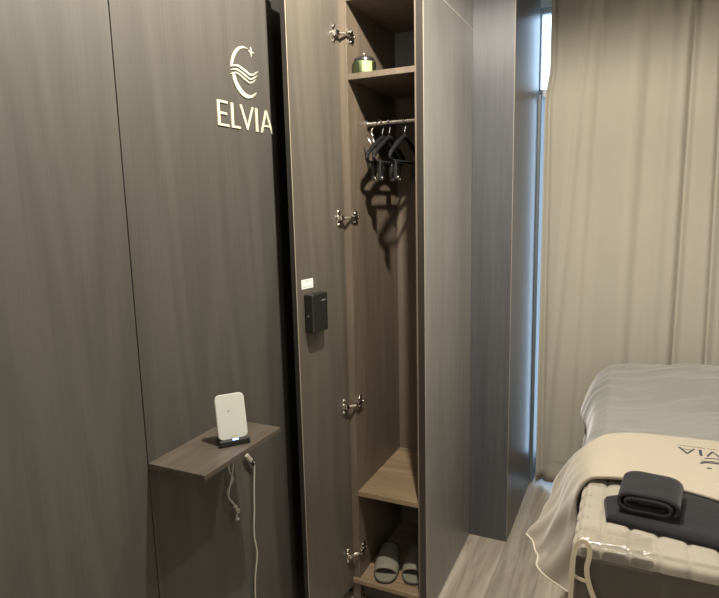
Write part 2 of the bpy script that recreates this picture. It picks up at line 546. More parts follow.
wall_shape('wave', [wave([(1.421, 1.888), (1.448, 1.8945), (1.480, 1.888), (1.515, 1.880), (1.550, 1.896)], .0042)])
wall_shape('wave', [wave([(1.417, 1.877), (1.446, 1.8835), (1.478, 1.876), (1.511, 1.868), (1.545, 1.8835)], .0036)])
wall_shape('wave', [wave([(1.414, 1.866), (1.443, 1.874), (1.473, 1.866), (1.506, 1.857), (1.538, 1.871)], .0032)])
st = []
for k in range(8):
    r = (0.0125, 0.0035)[k % 2] if k % 4 != 2 else 0.0165
    r = 0.0035 if k % 2 else (0.0125 if k % 4 == 2 else 0.0155) if False else (0.0035 if k % 2 else (0.0155 if k % 4 == 0 else 0.0125))
    a = math.pi / 2 + k * math.pi / 4
    st.append((1.519 + 1.35 * r * math.cos(a), 1.945 + 0.9 * r * math.sin(a)))
wall_shape('star', [st])

# ------------------------------------------------------------------ wall ledge
LZ = 0.889
led = obj('wall_shelf', None or B(XL, -0.877, 1.000, 1.322, LZ - 0.014, LZ, bev=0.0008, seg=1), M['ledge'])
tag(led, 'small floating wood ledge on the wall below the gold logo', 'shelf')

# charging stand on the ledge
cs = thing('charging_stand', 'white faced wireless charging stand with black foot on the wall ledge', 'charger', (-0.930, 1.180, LZ))
w = Vector((0.636, 0.772, 0)); nrm = Vector((0.772, -0.636, 0)); upv = Vector((0, 0, 1))
tilt = math.radians(14)
lean = (upv * math.cos(tilt) - nrm * math.sin(tilt))
face_n = lean.cross(w).normalized()
if face_n.dot(nrm) < 0:
    face_n = -face_n
c0 = Vector((-0.930, 1.180, LZ))


def frame_mat(c, a, b, n):
    mm = Matrix((a, b, n)).transposed().to_4x4(); mm.translation = c
    return mm


def rounded_plate(bm, c, a, b, n, wd, ht, r, th, edge=0.0015):
    pts = []
    for (sx, sy, a0) in ((1, 1, 0), (-1, 1, 90), (-1, -1, 180), (1, -1, 270)):
        for k in range(7):
            t = math.radians(a0 + 15 * k)
            pts.append(((sx * (wd / 2 - r) + r * math.cos(t)), (sy * (ht / 2 - r) + r * math.sin(t))))
    loops = []
    for s, off in ((edge, 0), (0, edge), (0, th - edge), (edge, th)):
        loops.append([bm.verts.new(c + a * (x * (1 - 2 * s / wd)) + b * (y * (1 - 2 * s / ht)) + n * off) for x, y in pts])
    k = len(pts)
    bm.faces.new(loops[0]); bm.faces.new(list(reversed(loops[-1])))
    for i in range(3):
        for j in range(k):
            bm.faces.new((loops[i][j], loops[i][(j + 1) % k], loops[i + 1][(j + 1) % k], loops[i + 1][j]))


bm = bmesh.new()
rounded_plate(bm, c0 + lean * 0.067 + face_n * 0.001 + upv * 0.004, w, lean, face_n, 0.077, 0.117, 0.013, 0.008)
obj('charging_pad', bm, M['white'], cs, smooth=False)
bm = bmesh.new()
rounded_plate(bm, c0 + lean * 0.067 - face_n * 0.0045 + upv * 0.004, w, lean, face_n, 0.074, 0.113, 0.013, 0.005)
obj('back_shell', bm, M['black'], cs)
bm = bmesh.new()
xform_box(bm, (0.080, 0.014, 0.016), frame_mat(c0 + nrm * 0.014 + upv * 0.0082, w, -nrm, upv), bev=0.003)
xform_box(bm, (0.074, 0.056, 0.008), frame_mat(c0 - nrm * 0.012 + upv * 0.0042, w, -nrm, upv), bev=0.003)
obj('base', bm, M['black'], cs)
bm = bmesh.new()
xform_box(bm, (0.015, 0.003, 0.004), frame_mat(c0 + nrm * 0.0185 + upv * 0.0175 + w * 0.002, w, -nrm, upv), bev=0.0008)
obj('status_light', bm, M['led'], cs)
bm = bmesh.new()
xform_box(bm, (0.016, 0.0015, 0.003), frame_mat(c0 + nrm * 0.0115 + upv * 0.0235 + w * 0.002, w, -nrm, upv))
obj('logo_mark', bm, plain('ochre_mark', (0.45, 0.36, 0.08), 0.5), cs)
bm = bmesh.new()
q = c0 + lean * 0.082 + face_n * 0.0093 + upv * 0.004 - w * 0.006
tube(bm, [q, q + face_n * 0.0006], 0.003, 10)
obj('sensor_dot', bm, plain('grey_dot', (0.30, 0.30, 0.27), 0.5), cs)

# looped cord under the ledge and white cable to the floor
bm = bmesh.new()
X = XL + 0.012
tube(bm, spline([(X - 0.012, 1.293, LZ - 0.015), (X, 1.291, 0.80), (X, 1.289, 0.748), (X + 0.004, 1.299, 0.715), (X, 1.275, 0.684), (X + 0.004, 1.290, 0.646), (X, 1.317, 0.615), (X, 1.309, 0.583)], 40), 0.0021, 7)
tube(bm, spline([(X - 0.006, 1.301, LZ - 0.015), (X + 0.008, 1.301, 0.78), (X + 0.005, 1.291, 0.72), (X + 0.007, 1.271, 0.675), (X + 0.003, 1.297, 0.640), (X + 0.008, 1.305, 0.61), (X + 0.004, 1.321, 0.600)], 36), 0.0019, 7)
for zz, yy in ((0.612, 1.314), (0.627, 1.304), (0.585, 1.310)):
    tube(bm, [(X + 0.002, yy - 0.005, zz), (X + 0.004, yy + 0.006, zz - 0.004)], 0.0038, 7)
tag(obj('bundled_cord', bm, M['cable'], smooth=True), 'short bundled pale cord dangling under the wall ledge', 'cable')
uc = thing('power_cable', 'long thin white cable hanging from the ledge end to the floor', 'cable', (X, 1.40, 0.0))
bm = bmesh.new()
tube(bm, spline([(X, 1.408, 0.722), (X, 1.411, 0.700), (X, 1.404, 0.64), (X, 1.399, 0.57), (X, 1.391, 0.49), (X + 0.002, 1.398, 0.42), (X, 1.385, 0.35), (X, 1.379, 0.267), (X + 0.004, 1.384, 0.15), (X + 0.012, 1.382, 0.03), (X + 0.03, 1.397, 0.004), (X + 0.06, 1.427, 0.004)], 70), 0.0026, 8)
obj('cord', bm, M['cable'], uc, smooth=True)
bm = bmesh.new()
xform_box(bm, (0.010, 0.013, 0.036), Matrix.Translation((X, 1.385, 0.744)) @ Matrix.Rotation(math.radians(38), 4, 'X'), bev=0.002)
obj('plug', bm, M['cable'], uc)
bm = bmesh.new()
tube(bm, [(X, 1.398, 0.727), (X, 1.408, 0.712)], [0.0055, 0.0038], 8)
obj('strain_relief', bm, M['blackm'], uc)

# ------------------------------------------------------------------ wardrobe
YW = 1.842
wd = thing('wardrobe', 'tall narrow dark wood wardrobe with its door standing open', 'wardrobe', (-0.77, YW, 0.0))
IX0, IX1, IY1 = -0.893, -0.6555, 2.275
TOP = 2.169
obj('side_panel', B(-0.924, IX0, YW, PY - 0.003, 0.0, TOP, bev=0.0006, seg=1), M['inside'], wd)
obj('side_panel', B(IX1, -0.627, YW + 0.0005, PY - 0.003, 0.0, TOP, bev=0.0006, seg=1), M['side'], wd)
obj('inner_liner', B(IX1 - 0.0012, IX1 - 0.0002, YW + 0.002, IY1 - 0.001, 0.07, TOP - 0.02), M['inside'], wd)
# edges of the right side panel: dark band between two pale lips
obj('edge_band', B(IX1 + 0.0045, -0.6285, YW - 0.0012, YW + 0.0004, 0.0, TOP), M['edge'], wd)
obj('edge_strip', B(IX1 - 0.0012, IX1 + 0.0042, YW - 0.0016, YW + 0.0004, 0.0, TOP), M['inside'], wd)
obj('corner_bead', B(-0.6285, -0.6268, YW - 0.0016, YW + 0.0008, 0.0, TOP, bev=0.0005, seg=2), M['edgel'], wd)
obj('back_panel', B(IX0, IX1, IY1, IY1 + 0.015, 0.07, 1.905), M['inside'], wd)
obj('upper_back_panel', B(IX0, IX1, IY1, IY1 + 0.015, 1.905, TOP - 0.0185), M['hazed'], wd)
obj('plinth', B(-0.924, IX1, YW + 0.02, YW + 0.036, 0.0, 0.072), M['edge'], wd)
obj('bottom_shelf', B(-0.919, IX1 - 0.0015, YW - 0.012, YW + 0.03, 0.073, 0.0931, bev=0.004), M['insideY'], wd)
obj('bottom_shelf_deck', B(IX0, IX1 - 0.0015, YW + 0.03, IY1, 0.073, 0.0928), M['insideY'], wd)
obj('shelf', B(IX0, IX1 - 0.0015, YW, IY1, 0.427, 0.446, bev=0.0012), M['insideY'], wd)
obj('shelf', B(IX0, IX1 - 0.0015, YW + 0.003, IY1, 1.906, 1.925, bev=0.0012), M['inside'], wd)
obj('top_panel', B(IX0, IX1, YW, IY1 + 0.015, TOP - 0.018, TOP), M['inside'], wd)
bm = bmesh.new(); tube(bm, [(IX0 + 0.001, 1.995, 1.780), (IX1 - 0.002, 1.995, 1.780)], 0.0085, 16)
rail = obj('clothes_rail', bm, M['chrome'], wd, smooth=False)
bm = bmesh.new()
tube(bm, [(IX0 + 0.0003, 1.995, 1.780), (IX0 + 0.007, 1.995, 1.780)], 0.016, 18)
obj('rail_socket', bm, M['steel'], wd)
bm = bmesh.new()
tube(bm, [(IX1 - 0.0018, 1.995, 1.780), (IX1 - 0.008, 1.995, 1.780)], 0.016, 18)
obj('rail_socket', bm, M['steel'], wd)

# overhead cupboard that continues the wardrobe above the pale joint
uc2 = thing('overhead_cabinet', 'overhead cupboard above the wardrobe, cut off by the photo top', 'cabinet', (-0.77, YW, TOP + 0.004))
obj('carcass', B(-0.924, -0.627, YW + 0.0005, PY - 0.003, TOP + 0.004, CEIL - 0.001, bev=0.0005, seg=1), M['side'], uc2)
obj('joint_strip', B(-0.924, -0.6262, YW, PY - 0.003, TOP + 0.0005, TOP + 0.0037), M['joint'], uc2)
obj('door', B(-0.924, -0.629, YW - 0.020, YW - 0.001, TOP + 0.006, CEIL - 0.004, bev=0.001), M['door'], uc2)

# infill between wardrobe and left wall
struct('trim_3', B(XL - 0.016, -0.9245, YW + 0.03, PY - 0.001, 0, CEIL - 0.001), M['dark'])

# door, standing open a little beyond square
hinge_pt = Vector((-0.9170, YW - 0.006, 0))
free_pt = Vector((-0.9530, 1.5643, 0))
dv = (free_pt - hinge_pt); DW = dv.length; dv.normalize()
dn = Vector((-dv.y, dv.x, 0))          # inner face normal
if dn.x < 0:
    dn = -dn
DT = 0.019


def door_pt(s, n, z):
    """s metres from the hinge edge, n metres out of the inner face"""
    return hinge_pt + dv * s + dn * n + upv * z


door = None
bm = bmesh.new()
DZ0, DZ1 = 0.06, 2.160
cdoor = door_pt(DW / 2, -DT / 2, (DZ0 + DZ1) / 2)
xform_box(bm, (DW, DT, DZ1 - DZ0), frame_mat(cdoor, dv, dn, upv), bev=0.0009, seg=2)
door = obj('door', bm, M['door'], wd)
bm = bmesh.new()
xform_box(bm, (0.0016, DT - 0.001, DZ1 - DZ0 - 0.002), frame_mat(door_pt(DW + 0.0004, -DT / 2, (DZ0 + DZ1) / 2), dv, dn, upv), bev=0.0004, seg=1)
obj('edge_band', bm, M['edge'], door)
bm = bmesh.new()
xform_box(bm, (0.0022, 0.0022, DZ1 - DZ0 - 0.002), frame_mat(door_pt(DW - 0.0002, -0.0004, (DZ0 + DZ1) / 2), dv, dn, upv), bev=0.0006, seg=2)
obj('edge_bead', bm, M['edgel'], door)

for hz in (2.047, 1.453, 0.784, 0.203):
    bm = bmesh.new()
    # cup flange on the door
    xform_box(bm, (0.016, 0.0022, 0.056), frame_mat(door_pt(0.034, 0.0011, hz), dv, dn, upv), bev=0.001)
    for sz in (-0.022, 0.022):
        tube(bm, [door_pt(0.034, 0.002, hz + sz), door_pt(0.034, 0.0065, hz + sz)], 0.0045, 12)
    tube(bm, [door_pt(0.034, 0.002, hz), door_pt(0.034, 0.007, hz)], 0.011, 16)
    # arm bridging to the cabinet side
    xform_box(bm, (0.024, 0.012, 0.016), frame_mat(door_pt(0.030, 0.012, hz), dv, dn, upv), bev=0.002)
    tube(bm, spline([door_pt(0.026, 0.010, hz), door_pt(0.012, 0.020, hz), (IX0 + 0.004, YW - 0.010, hz), (IX0 + 0.0085, YW + 0.004, hz), (IX0 + 0.0085, YW + 0.026, hz)], 14), 0.0055, 8)
    # mounting plate inside the cabinet
    xform_box(bm, (0.0025, 0.036, 0.044), Matrix.Translation((IX0 + 0.0014, YW + 0.030, hz)), bev=0.0008)
    xform_box(bm, (0.010, 0.042, 0.013), Matrix.Translation((IX0 + 0.0075, YW + 0.022, hz)), bev=0.002)
    for a, b in ((0.030, 0.016), (0.030, -0.016), (0.040, 0.0)):
        tube(bm, [(IX0 + 0.002, YW + a, hz + b), (IX0 + 0.0135 if b == 0 else IX0 + 0.005, YW + a, hz + b)], 0.004, 10)
    obj('hinge', bm, M['chrome'], door)

# lock box and label on the inside of the door
lk_s0 = (hinge_pt - Vector((0, 1.690, 0))).length
bm = bmesh.new()
sc_ = 0.199
xform_box(bm, (0.082, 0.034, 0.124), frame_mat(door_pt(sc_, 0.0172, 1.157), dv, dn, upv), bev=0.004, seg=3)
lock = obj('lock_box', bm, M['black'], door)
bm = bmesh.new()
tube(bm, [door_pt(sc_ + 0.041, 0.016, 1.150), door_pt(sc_ + 0.0422, 0.016, 1.150)], 0.003, 10)
obj('key_hole', bm, plain('grey_key_hole', (0.16, 0.16, 0.16), 0.3), door)
bm = bmesh.new()
xform_box(bm, (0.022, 0.0012, 0.004), frame_mat(door_pt(sc_ - 0.018, 0.0346, 1.196), dv, dn, upv), bev=0.0003)
obj('status_window', bm, plain('grey_indicator', (0.16, 0.16, 0.16), 0.3), door)
bm = bmesh.new()
xform_box(bm, (0.060, 0.0006, 0.030), frame_mat(door_pt(0.219, 0.0004, 1.251), dv, dn, upv))
obj('paper_label', bm, M['label'], door)
bm = bmesh.new()
for k, (zz, wdt) in enumerate(((1.260, 0.044), (1.242, 0.050))):
    for j in range(9):
        if (j * 7 + k) % 5 == 4:
            continue
        xform_box(bm, (wdt / 13, 0.0002, 0.0028), frame_mat(door_pt(0.219 + wdt * (j / 8 - 0.5) * 0.9, 0.0009, zz), dv, dn, upv))
obj('label_print', bm, M['ink'], door)
door['label'] = 'door swung open with inner face showing'

# ------------------------------------------------------------------ candle jar on the upper shelf
jx, jy, jz = -0.853, 1.893, 1.9252
jar = thing('candle_jar', 'small glass jar of pale green candle wax with dark lid on upper wardrobe shelf', 'candle', (jx, jy, jz))
bm = bmesh.new(); lathe(bm, jx, jy, [(0.037, jz + 0.0002), (0.0395, jz + 0.003), (0.0395, jz + 0.0385), (0.0388, jz + 0.0401)])
obj('glass', bm, M['jarglass'], jar, smooth=False)
bm = bmesh.new(); lathe(bm, jx, jy, [(0.036, jz + 0.002), (0.0385, jz + 0.005), (0.0385, jz + 0.038), (0.036, jz + 0.0398)])
obj('wax', bm, M['wax'], jar, smooth=False)
bm = bmesh.new(); lathe(bm, jx, jy, [(0.034, jz + 0.0402), (0.035, jz + 0.043), (0.034, jz + 0.050), (0.028, jz + 0.055), (0.004, jz + 0.057)])
obj('lid', bm, M['lid'], jar)
bm = bmesh.new(); lathe(bm, jx, jy, [(0.003, jz + 0.057), (0.003, jz + 0.062), (0.0055, jz + 0.064), (0.006, jz + 0.068), (0.004, jz + 0.072), (0.001, jz + 0.073)], 14)
obj('lid_knob', bm, M['chrome'], jar, smooth=True)

# ------------------------------------------------------------------ clip hangers on the rail
RZ, RY = 1.780, 1.995


def make_hanger(x, label):
    t = thing('clothes_hanger', label, 'hanger', (x, RY, RZ), 'black clip hangers on the wardrobe rail')
    bm = bmesh.new()
    pts = []
    for k in range(15):
        a = math.radians(-25 + k * 16)
        pts.append((x, RY + 0.0125 * math.cos(a), RZ + 0.0125 * math.sin(a)))
    pts = [(x, RY + 0.0125 * math.cos(math.radians(200 - k * 17)), RZ + 0.0125 * math.sin(math.radians(200 - k * 17))) for k in range(14)]
    pts += [(x, RY + 0.008, RZ - 0.022), (x, RY, RZ - 0.034), (x, RY, RZ - 0.055)]
    tube(bm, pts, 0.0023, 8)
    obj('hook', bm, M['hook'], t, smooth=True)
    bm = bmesh.new()
    for s in (-1, 1):
        tube(bm, spline([(x, RY, RZ - 0.052), (x, RY + s * 0.03, RZ - 0.062), (x, RY + s * 0.085, RZ - 0.088), (x, RY + s * 0.138, RZ - 0.118)], 14), [0.008 + 0.001 * math.sin(k) for k in range(14)], 8)
    tube(bm, [(x, RY - 0.125, RZ - 0.140), (x, RY + 0.125, RZ - 0.140)], 0.0048, 8)
    for s in (-1, 1):
        tube(bm, spline([(x, RY + s * 0.138, RZ - 0.118), (x, RY + s * 0.142, RZ - 0.132), (x, RY + s * 0.125, RZ - 0.140)], 8), 0.0055, 8)
    obj('frame', bm, M['blackm'], t, smooth=True)
    for s in (-1, 1):
        bm = bmesh.new()
        y = RY + s * 0.085
        xform_box(bm, (0.013, 0.026, 0.062), Matrix.Translation((x, y, RZ - 0.172)), bev=0.003)
        c = obj('clip', bm, M['black'], t)
        bm = bmesh.new()
        tube(bm, [(x + 0.005, y, RZ - 0.196), (x + 0.0105, y, RZ - 0.196)], 0.0058, 12)
        obj('clip_rivet', bm, M['chrome'], c)
    return t


h1 = make_hanger(-0.834, 'black clip hanger nearest the left end of the rail, chrome clasp hanging on it')
h2 = copy_tree(h1); h2.location.x = -0.808; h2.location.z = RZ
h2['label'] = 'black clip hanger second from the left end of the rail'
h3 = copy_tree(h1); h3.location.x = -0.750
h3['label'] = 'black clip hanger nearest the right side panel of the wardrobe'
# chrome clasp hanging between the first hangers
cl = thing('chrome_clasp', 'small chrome clasp dangling among the hangers below the rail', 'clasp', (-0.845, 1.93, 1.74))
bm = bmesh.new()
tube(bm, spline([(-0.846, 1.93, 1.752), (-0.848, 1.93, 1.738), (-0.841, 1.93, 1.728)], 8), 0.0035, 8)
tube(bm, [(-0.868, 1.93, 1.735), (-0.855, 1.93, 1.712), (-0.843, 1.93, 1.684)], [0.0025, 0.0042, 0.0025], 8)
tube(bm, [(-0.845, 1.93, 1.728), (-0.838, 1.93, 1.706), (-0.843, 1.93, 1.684)], [0.003, 0.0042, 0.0025], 8)
obj('jaw', bm, M['chrome'], cl, smooth=True)
bm = bmesh.new()
tube(bm, spline([(-0.846, 1.93, 1.752), (-0.842, 1.955, 1.768), (-0.840, 1.982, 1.792), (-0.840, 1.996, 1.7935), (-0.840, 2.009, 1.782)], 20), 0.0016, 8)
obj('loop', bm, M['chrome'], cl, smooth=True)


# ------------------------------------------------------------------ slippers
def make_slipper(cx, cy, rot, label, z0=0.0932):
    t = thing('slipper', label, 'slipper', (cx, cy, z0), 'pair of grey slippers in the wardrobe')
    L, WD = 0.200, 0.094

    def outline(n=40, sc=1.0):
        pts = []
        for k in range(n):
            a = 2 * math.pi * k / n
            y = -math.cos(a) * L / 2 * sc
            wv = WD / 2 * sc * (abs(math.sin(a)) ** 0.72) * (1.0 - 0.10 * (y / (L / 2)))
            pts.append((math.copysign(wv, math.sin(a)), y))
        return pts

    def place(x, y, z):
        c, s = math.cos(rot), math.sin(rot)
        return Vector((cx + c * x - s * y, cy + s * x + c * y, z0 + z))

    def slab(zs):
        bm = bmesh.new(); rings = []
        for sc, z in zs:
            rings.append([bm.verts.new(place(x, y, z)) for x, y in outline(sc=sc)])
        n = len(rings[0])
        for i in range(len(rings) - 1):
            for k in range(n):
                bm.faces.new((rings[i][k], rings[i][(k + 1) % n], rings[i + 1][(k + 1) % n], rings[i + 1][k]))
        bm.faces.new(list(reversed(rings[0]))); bm.faces.new(rings[-1])
        return bm
    obj('outsole', slab([(0.97, 0.0), (1.0, 0.002), (1.0, 0.007), (0.985, 0.0085)]), M['rubber'], t, smooth=False)
    obj('insole', slab([(0.985, 0.0087), (0.99, 0.012), (0.965, 0.0155), (0.9, 0.0165)]), M['foamd'], t, smooth=False)
    # vamp: arched band from just behind the open toe to beyond the middle
    bm = bmesh.new(); rows = []
    for j in range(15):
        f = j / 14
        y = -0.057 + 0.145 * f
        hw = WD / 2 * (max(0.0, 1 - (abs(y) / (L / 2)) ** 2) ** 0.36) * (1.0 - 0.10 * (y / (L / 2))) * 0.985 + 0.002
        hw = max(hw, 0.041) if y > 0 else hw
        h = 0.038 + 0.008 * math.sin(f * 2.0)
        row = []
        for i in range(21):
            a = math.pi * i / 20
            row.append(place(-hw * math.cos(a), y + 0.010 * math.sin(a) * (1 - 2 * f) * -1, 0.010 + h * math.sin(a) ** 0.8))
        rows.append(row)
    grid(bm, rows)
    obj('vamp', bm, M['foam'], t, smooth=True, solid=0.005, offset=-1.0)
    return t


make_slipper(-0.820, 1.938, math.radians(15), 'grey open toe slipper nearer the wardrobe hinges, fully in view')
make_slipper(-0.716, 1.972, math.radians(11), 'grey open toe slipper partly hidden by the right side panel')

# ------------------------------------------------------------------ curtain
def curtain_y(x, z):
    zz = 2.0 - z
    y = 0.018 * math.sin(x * 2 * math.pi / 0.21 + 0.4 * zz) + 0.004 * math.sin(x * 2 * math.pi / 0.095 + 1.3 + 0.25 * zz) + 0.006 * math.sin(x * 2 * math.pi / 0.33 - 0.5 * zz)
    y *= 0.55
    for x0, sl, dp, wd_ in ((-0.392, 0.004, 0.020, 0.010), (-0.262, -0.058, 0.010, 0.016), (-0.19, -0.03, 0.008, 0.014),
                            (0.187, -0.004, 0.034, 0.016), (0.305, 0.010, 0.034, 0.015), (0.02, -0.02, 0.010, 0.022), (0.10, -0.01, 0.008, 0.02), (0.43, 0.0, 0.03, 0.018),
                            (0.60, 0.0, 0.03, 0.02), (0.78, 0.0, 0.03, 0.02), (0.97, 0.0, 0.03, 0.02), (1.17, 0.0, 0.03, 0.02), (1.33, 0.0, 0.03, 0.02)):
        d = (x - (x0 + sl * zz)) / wd_
        y += dp * math.exp(-d * d)
    return y


ct = thing('curtain', 'full height beige curtain drawn across the window behind the bed', 'curtain', (0.5, 3.05, CEIL - 0.03))
bm = bmesh.new(); rows = []
NZ = 46
for j in range(NZ + 1):
    z = CEIL - 0.035 - (CEIL - 0.035 - 0.030) * j / NZ
    row = []
    for i in range(361):
        x = -0.408 + 1.86 * i / 360
        xe = x - 0.020 * max(0.0, min(1.0, (2.10 - z) / 0.12)) * max(0.0, 1 - (x + 0.410) / 0.2)
        row.append((xe, 3.05 + curtain_y(x, z), z + (0.012 * math.sin(x * 19) if j == NZ else 0)))
    rows.append(row)
grid(bm, rows)
obj('drape', bm, M['curtain'], ct, smooth=True, solid=0.0015)
bm = bmesh.new(); rows = []
for z in (0.156, 0.150):
    rows.append([(-0.37 + 1.82 * i / 300, 3.0475 + curtain_y(-0.37 + 1.82 * i / 300, z) - 0.0012, z) for i in range(301)])
grid(bm, rows)
obj('hem_seam', bm, plain('hem_thread', (0.40, 0.35, 0.26), 0.9), ct, solid=0.0008)
obj('curtain_track', B(-0.44, 1.48, 3.03, 3.07, CEIL - 0.032, CEIL - 0.001, bev=0.003), M['frame'], ct)

# ------------------------------------------------------------------ massage bed
BX0, BX1, BY0, BY1 = -0.100, 0.620, 1.385, 2.900
bed = thing('massage_bed', 'brown vinyl massage bed under blankets beside the curtain', 'bed', (0.26, 2.15, 0.0))
obj('cushion', B(BX0 + 0.002, BX1 - 0.002, BY0 + 0.002, BY1 - 0.002, 0.42, 0.683, bev=0.022, seg=4), M['vinyl'], bed)
obj('base', B(BX0 + 0.03, BX1 - 0.03, BY0 + 0.04, BY1 - 0.04, 0.10, 0.42, bev=0.006), M['vinyl'], bed)
for sx in (BX0 + 0.08, BX1 - 0.08):
    for sy in (BY0 + 0.10, BY1 - 0.10):
        bm = bmesh.new(); tube(bm, [(sx, sy, 0.0), (sx, sy, 0.10)], [0.018, 0.024], 14)
        obj('leg', bm, M['blackm'], bed)


def edge_prof(d, r):
    """distance past the flat part -> (outward, down) around a rounded edge of radius r"""
    if d <= 0:
        return d, 0.0
    arc = r * math.pi / 2
    if d < arc:
        a = d / r
        return r * math.sin(a), r * (1 - math.cos(a))
    return r, r + (d - arc)


# quilted pad over the cushion
pad = thing('mattress_pad', 'cream quilted mattress pad with elastic corner straps on the massage bed', 'mattress pad', (0.26, 2.15, 0.69))
bm = bmesh.new(); rows = []
r = 0.022
X0f, X1f, Y0f = BX0 + r - 0.006, BX1 - r + 0.006, BY0 + r - 0.006
ny, nx = 260, 200
drop = 0.048
maxdrop = drop
for j in range(ny + 1):
    dist_y = -drop + (BY1 - 0.02 - Y0f + drop) * j / ny
    if dist_y < 0:
        o_, d_ = edge_prof(-dist_y, r); y = Y0f - o_; dzy = d_
    else:
        y = Y0f + dist_y; dzy = 0
    row = []
    for i in range(nx + 1):
        s = -drop + (X1f - X0f + 2 * drop) * i / nx
        if s < 0:
            o_, d_ = edge_prof(-s, r); x = X0f - o_; dzx = d_
        elif s > X1f - X0f:
            o_, d_ = edge_prof(s - (X1f - X0f), r); x = X1f + o_; dzx = d_
        else:
            x = X0f + s; dzx = 0
        z = 0.696 - min(max(dzx, dzy) + 0.25 * min(dzx, dzy), drop * (1 - 0.25 * max(0.0, min(1.0, s / 0.35))))
        # quilting
        q1 = abs(((s + 0.02) / 0.062) % 1 - 0.5) * 2
        q2 = abs(((dist_y + 0.015) / 0.062) % 1 - 0.5) * 2
        puff = (1 - q1 ** 6) * (1 - q2 ** 6)
        wob = 0.0015 * noise.noise(Vector((x * 40, y * 40, 0)))
        lift = -0.009 + 0.009 * puff + wob
        if dzx == 0 and dzy == 0:
            row.append((x, y, z + lift))
        else:
            ax = -1 if s < 0 else (1 if s > X1f - X0f else 0)
            ay = -1 if dist_y < 0 else 0
            row.append((x + (ax * lift if dzx else 0), y + (ay * lift if dzy else 0), z + lift * 0.4))
    rows.append(row)
grid(bm, rows)
obj('quilted_top', bm, M['pad'], pad, smooth=True)


def ribbon(bm, pts, wdir, w_):
    P = spline(pts, 40)
    wv = Vector(wdir).normalized() * (w_ / 2)
    V = [(bm.verts.new(p - wv), bm.verts.new(p + wv)) for p in P]
    for a, b in zip(V, V[1:]):
        bm.faces.new((a[0], a[1], b[1], b[0]))


def ribbon_in_plane(bm, pts, w_):
    """flat ribbon whose width lies in the x-z plane"""
    P = spline(pts, 60); V = []
    for i, p in enumerate(P):
        t = (P[min(i + 1, 59)] - P[max(i - 1, 0)]); t.y = 0; t.normalize()
        n_ = Vector((-t.z, 0, t.x)) * (w_ / 2)
        V.append((bm.verts.new(p - n_), bm.verts.new(p + n_)))
    for a, b in zip(V, V[1:]):
        bm.faces.new((a[0], a[1], b[1], b[0]))


bm = bmesh.new()
ribbon_in_plane(bm, [(-0.104, 1.374, 0.54), (-0.103, 1.372, 0.60), (-0.101, 1.371, 0.655), (-0.094, 1.371, 0.690), (-0.081, 1.371, 0.704), (-0.068, 1.370, 0.697), (-0.065, 1.370, 0.672), (-0.070, 1.371, 0.636), (-0.064, 1.372, 0.598), (-0.050, 1.373, 0.560), (-0.028, 1.374, 0.530)], 0.0115)
obj('corner_strap', bm, M['elastic'], pad, solid=0.0022)
bm = bmesh.new()
ribbon_in_plane(bm, [(-0.103, 1.376, 0.612), (-0.086, 1.3755, 0.604), (-0.067, 1.3755, 0.600)], 0.008)
obj('tie_strap', bm, M['elastic'], pad, solid=0.002)

# clear film over the front edge of the pad
bm = bmesh.new(); rows = []
for i in range(61):
    x = -0.088 + 0.155 * i / 60
    row = []
    for k in range(17):
        d = -0.055 + 0.115 * k / 16
        o_, dd = edge_prof(d, r + 0.004) if d > 0 else (d, 0)
        row.append((x, Y0f - o_ - 0.0005, 0.7015 - dd + 0.0015 * noise.noise(Vector((x * 25, d * 30, 3)))))
    rows.append(row)
grid(bm, rows)
tag(obj('plastic_cover', bm, M['film'], smooth=True), 'clear plastic film wrapped over the front edge of the quilted pad', 'plastic sheet')


# ------------------------------------------------------------------ grey blanket over the far half
def wr(x, y, a, seed=0.0):
    """soft diagonal creases"""
    u = y * 1.0 + 0.10 * math.sin(x * 7 + seed) + x * 0.06 + 0.05 * noise.noise(Vector((x * 5, y * 4, 9)))
    n_ = noise.noise(Vector((x * 3.0 + seed, u * 10.0, seed)))
    n2 = noise.noise(Vector((x * 4.5 - seed, u * 30.0, seed + 4)))
    return a * (1 - abs(n_) * 2.2) + a * 0.35 * n2


bm = bmesh.new(); rows = []
